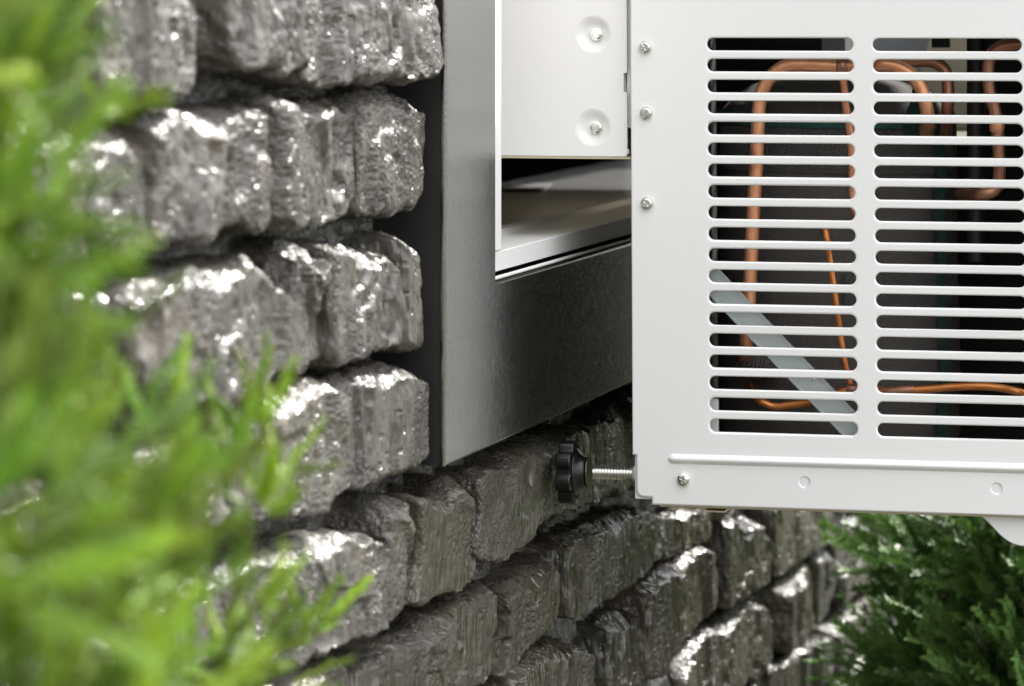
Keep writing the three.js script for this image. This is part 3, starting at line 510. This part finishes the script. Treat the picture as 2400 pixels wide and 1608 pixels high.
{   // levelling screw: threaded rod with a black star knob that bears on the wall
  const zc = -0.012, yc = 1.2006, turn = (g) => g.rotateZ(-Math.PI / 2);
  const rod = (() => {
    const n = 28, per = 10, p = 0.0020, L = 0.0275, m = Math.round(L / p * per), pos = [], idx = [];
    for (let j = 0; j <= m; j++) for (let i = 0; i <= n; i++) { const a = i / n * Math.PI * 2, x = L * j / m, f = ((x / p - i / n) % 1 + 1) % 1, tri = Math.min(1, Math.max(0, 1.25 - Math.abs(f - 0.5) * 3.2)), r = 0.0031 + 0.0013 * tri; pos.push(x, Math.cos(a) * r, Math.sin(a) * r); }
    for (let j = 0; j < m; j++) for (let i = 0; i < n; i++) { const k = j * (n + 1) + i; idx.push(k, k + 1, k + n + 2, k, k + n + 2, k + n + 1); }
    const g = new THREE.BufferGeometry(); g.setAttribute('position', new THREE.Float32BufferAttribute(pos, 3)); g.setIndex(idx); g.computeVertexNormals(); return g;
  })();
  const bolt = part('levelling_screw', rod, zinc, ac, [0.0225, yc - AY, zc]);
  const s = new THREE.Shape(), k = 7;
  for (let i = 0; i <= 168; i++) { const a = i / 168 * Math.PI * 2, r = 0.0163 + 0.0024 * Math.tanh(2.2 * Math.cos(k * a + 0.6)); const q = [Math.cos(a) * r, Math.sin(a) * r]; i ? s.lineTo(...q) : s.moveTo(...q); }
  const kb = new THREE.ExtrudeGeometry(s, { depth: 0.0078, bevelThickness: 0.0011, bevelSize: 0.0010, bevelSegments: 3 }).rotateY(Math.PI / 2);
  const knob = part('star_knob', crisp(kb, 0.7), blackPlastic, bolt, [-0.0202, 0, 0]);
  const hub = turn(new THREE.LatheGeometry([[0.0001, 0], [0.0148, 0], [0.0140, 0.0012], [0.0112, 0.0030], [0.0098, 0.0058], [0.0092, 0.0080], [0.0001, 0.0080]].map(([r, h]) => new THREE.Vector2(r, h)), 48));
  part('hub', hub, blackPlastic, knob, [0.0087, 0, 0]);
  part('washer', turn(new THREE.LatheGeometry([[0.0001, 0], [0.0095, 0], [0.0097, 0.0004], [0.0095, 0.0008], [0.0001, 0.0008]].map(([r, h]) => new THREE.Vector2(r, h)), 48)), new THREE.MeshStandardMaterial({ color: lin(0.18, 0.165, 0.13), metalness: 0.9, roughness: 0.35 }), knob, [0.0167, 0, 0]);
  part('white_nut', turn(new THREE.LatheGeometry([[0.0001, 0], [0.0046, 0], [0.0050, 0.0008], [0.0050, 0.006], [0.0001, 0.006]].map(([r, h]) => new THREE.Vector2(r, h)), 24)), whitePaint, bolt, [0.0262, 0, 0]);
}

// ---------------------------------------------------------------- evergreen shrubs
function sprigGeometry(seed, len, pairs, leaf, wide) {   // a feathery shoot along +y: thin stem, narrow leaflets to both sides and above
  const r = rng(seed), pos = [], idx = [], tri = (...v) => { const k = pos.length / 3; for (const p of v) pos.push(p.x, p.y, p.z); for (let i = 1; i + 1 < v.length; i++) idx.push(k, k + i, k + i + 1); };
  const bend = (t) => new THREE.Vector3(0.10 * len * Math.sin(t * 2.2), len * t, 0.16 * len * t * t);
  for (let i = 0; i < 6; i++) { const a = bend(i / 6), b = bend((i + 1) / 6), w0 = 0.0009 * (1 - i / 8), w1 = 0.0009 * (1 - (i + 1) / 8); for (const n of [new THREE.Vector3(1, 0, 0), new THREE.Vector3(0, 0, 1)]) tri(a.clone().addScaledVector(n, -w0), a.clone().addScaledVector(n, w0), b.clone().addScaledVector(n, w1), b.clone().addScaledVector(n, -w1)); }
  for (let i = 0; i < pairs; i++) for (const s of [-1, 1, 0]) {
    if (s === 0 && i % 2) continue;
    const t = 0.06 + 0.94 * (i + 0.3 * r()) / pairs, base = bend(t), l = leaf * (0.65 + 0.5 * r()) * (1 - 0.45 * t), out = 0.62 + 0.35 * r() - 0.2 * t;
    const d = new THREE.Vector3(s * out, 1 - 0.35 * out, s === 0 ? out * (r() < 0.5 ? -1 : 1) : 0.5 * (r() - 0.5)).normalize(), side = new THREE.Vector3().crossVectors(d, new THREE.Vector3(r() - 0.5, 0.2, 1)).normalize();
    const w = wide * (0.8 + 0.4 * r()), m = base.clone().addScaledVector(d, l * 0.45).add(new THREE.Vector3(0, 0, 0.0006)), e = base.clone().addScaledVector(d, l);
    tri(base.clone().addScaledVector(side, w * 0.25), m.clone().addScaledVector(side, w * 0.5), e, m.clone().addScaledVector(side, -w * 0.5), base.clone().addScaledVector(side, -w * 0.25));
  }
  const g = new THREE.BufferGeometry(); g.setAttribute('position', new THREE.Float32BufferAttribute(pos, 3)); g.setIndex(idx); g.computeVertexNormals(); return g;
}
function shrub(label, base, lobes, lean, palette, seed, kinds) {
  const t = thing('evergreen_shrub', label, 'shrub', base, undefined), r = rng(seed), B = new THREE.Vector3(...base), per = kinds.map(() => []);
  // trunk and limbs reach into the lobes
  const trunkTop = new THREE.Vector3(); for (const l of lobes) trunkTop.add(new THREE.Vector3(l[0], l[1] * 0 + 0.55 * base[1] + 0.45 * l[1], l[2]).divideScalar(lobes.length)); trunkTop.sub(B);
  const tg = new THREE.TubeGeometry(new THREE.CatmullRomCurve3([new THREE.Vector3(0, 0, 0), trunkTop.clone().multiplyScalar(0.5).add(new THREE.Vector3(0.02, 0, 0.015)), trunkTop]), 24, 0.016, 10);
  metreUV(tg, (v) => v.x + v.z, (v) => v.y); part('trunk', tg, barkMat, t);
  for (const [x, y, z, rad, n, kind = 0] of lobes) {
    const c = new THREE.Vector3(x, y, z).sub(B);
    if (rad > 0.035) { const lg = new THREE.TubeGeometry(new THREE.CatmullRomCurve3([trunkTop.clone().multiplyScalar(0.75), trunkTop.clone().lerp(c, 0.5).add(new THREE.Vector3(0, -0.02, 0)), c]), 16, 0.004, 6); metreUV(lg, (v) => v.x + v.z, (v) => v.y); part('limb', lg, barkMat, t); }
    for (let i = 0; i < n; i++) {
      const u = 2 * r() - 1, a = r() * Math.PI * 2, q = Math.sqrt(1 - u * u), d = new THREE.Vector3(q * Math.cos(a), u, q * Math.sin(a)), k = Math.pow(r(), 0.45);
      const p = c.clone().addScaledVector(d, rad * k);
      if (p.z + B.z < 0.02) p.z = 0.02 - B.z + 0.02 * r();
      const dir = d.multiplyScalar(0.9).add(new THREE.Vector3(...lean)).add(new THREE.Vector3(r() - 0.5, r() - 0.5, r() - 0.5).multiplyScalar(0.7)).normalize();
      const quat = new THREE.Quaternion().setFromUnitVectors(new THREE.Vector3(0, 1, 0), dir).multiply(new THREE.Quaternion().setFromAxisAngle(new THREE.Vector3(0, 1, 0), r() * 6.28));
      const s = 0.75 + 0.55 * r();
      per[Math.min(kind, kinds.length - 1)].push([new THREE.Matrix4().compose(p, quat, new THREE.Vector3(s, s, s)), palette(r)]);
    }
  }
  kinds.forEach((g, i) => { if (!per[i].length) return; const m = new THREE.InstancedMesh(g, leafMat, per[i].length); m.name = 'foliage'; m.userData.kind = 'stuff'; m.castShadow = m.receiveShadow = true; per[i].forEach(([mt, c], k) => { m.setMatrixAt(k, mt); m.setColorAt(k, c); }); t.add(m); });
  return t;
}
{
  const near = [
    [1.024, 1.496, 0.175, 0.022, 50, 0],
    [1.068, 1.471, 0.173, 0.017, 32, 0],
    [1.031, 1.445, 0.176, 0.022, 50, 0],
    [1.036, 1.418, 0.179, 0.020, 46, 0],
    [1.080, 1.389, 0.174, 0.022, 46, 0],
    [0.995, 1.367, 0.196, 0.030, 80, 0],
    [1.282, 1.352, 0.130, 0.018, 26, 0],
    [1.388, 1.330, 0.123, 0.021, 26, 1],
    [1.121, 1.331, 0.180, 0.031, 70, 0],
    [1.427, 1.266, 0.118, 0.027, 40, 1],
    [1.054, 1.310, 0.192, 0.035, 90, 0],
    [1.532, 1.239, 0.108, 0.017, 18, 1],
    [1.242, 1.501, 0.137, 0.008, 8, 1],
    [1.278, 1.461, 0.132, 0.006, 6, 1],
    [1.663, 1.235, 0.089, 0.005, 5, 1],
    [1.420, 1.341, 0.134, 0.012, 10, 1],
    [1.474, 1.326, 0.131, 0.010, 8, 1],
    [1.425, 1.316, 0.138, 0.012, 9, 1],
    [1.249, 1.421, 0.117, 0.008, 8, 1],
    [0.969, 1.477, 0.153, 0.033, 90, 0],
    [0.978, 1.411, 0.151, 0.033, 90, 0],
    [0.949, 1.351, 0.168, 0.037, 110, 0],
    [1.012, 1.268, 0.209, 0.044, 120, 0],
    [1.441, 1.197, 0.134, 0.031, 40, 0],
  ];
  const yellowGreen = (r) => { const v = 0.4 + 1.15 * r(), y = r(); return lin((0.17 + 0.14 * y) * v, (0.33 + 0.08 * y) * v, (0.018 + 0.02 * r()) * v); };
  shrub('bright yellow-green feathery evergreen shrub in the left foreground, out of focus', [1.12, 0, 0.2], near, [0.35, 0.75, -0.1], yellowGreen, 5, [sprigGeometry(3, 0.032, 20, 0.0070, 0.0013), sprigGeometry(9, 0.025, 14, 0.0058, 0.0014)]);
  const far = [
    [3.336, 1.028, 0.135, 0.040, 95, 0],
    [3.247, 1.050, 0.210, 0.051, 150, 0],
    [3.291, 0.954, 0.123, 0.038, 95, 0],
    [3.208, 0.968, 0.213, 0.060, 180, 0],
    [3.385, 0.986, 0.098, 0.021, 26, 1],
    [3.389, 1.063, 0.159, 0.043, 90, 0],
    [3.263, 1.026, 0.262, 0.085, 260, 0],
    [3.172, 0.928, 0.256, 0.098, 260, 0],
    [3.313, 0.875, 0.165, 0.079, 180, 0],
    [3.707, 1.016, 0.158, 0.101, 260, 0],
    [3.626, 0.918, 0.196, 0.113, 300, 0],
    [3.638, 1.011, 0.297, 0.151, 300, 0],
    [3.713, 0.901, 0.117, 0.066, 150, 0],
    [3.440, 0.898, 0.274, 0.106, 240, 0],
    [3.530, 1.036, 0.086, 0.019, 20, 1],
  ];
  const deepGreen = (r) => { const v = 0.5 + 1.0 * r(); return lin(0.16 * v, 0.29 * v, 0.07 * v); };
  shrub('dark green evergreen shrub against the wall below the air conditioner', [3.35, 0, 0.3], far, [-0.55, 0.45, 0.1], deepGreen, 8, [sprigGeometry(17, 0.060, 18, 0.0125, 0.0032), sprigGeometry(23, 0.045, 13, 0.012, 0.0034)]);
}

renderer.render(scene, camera);
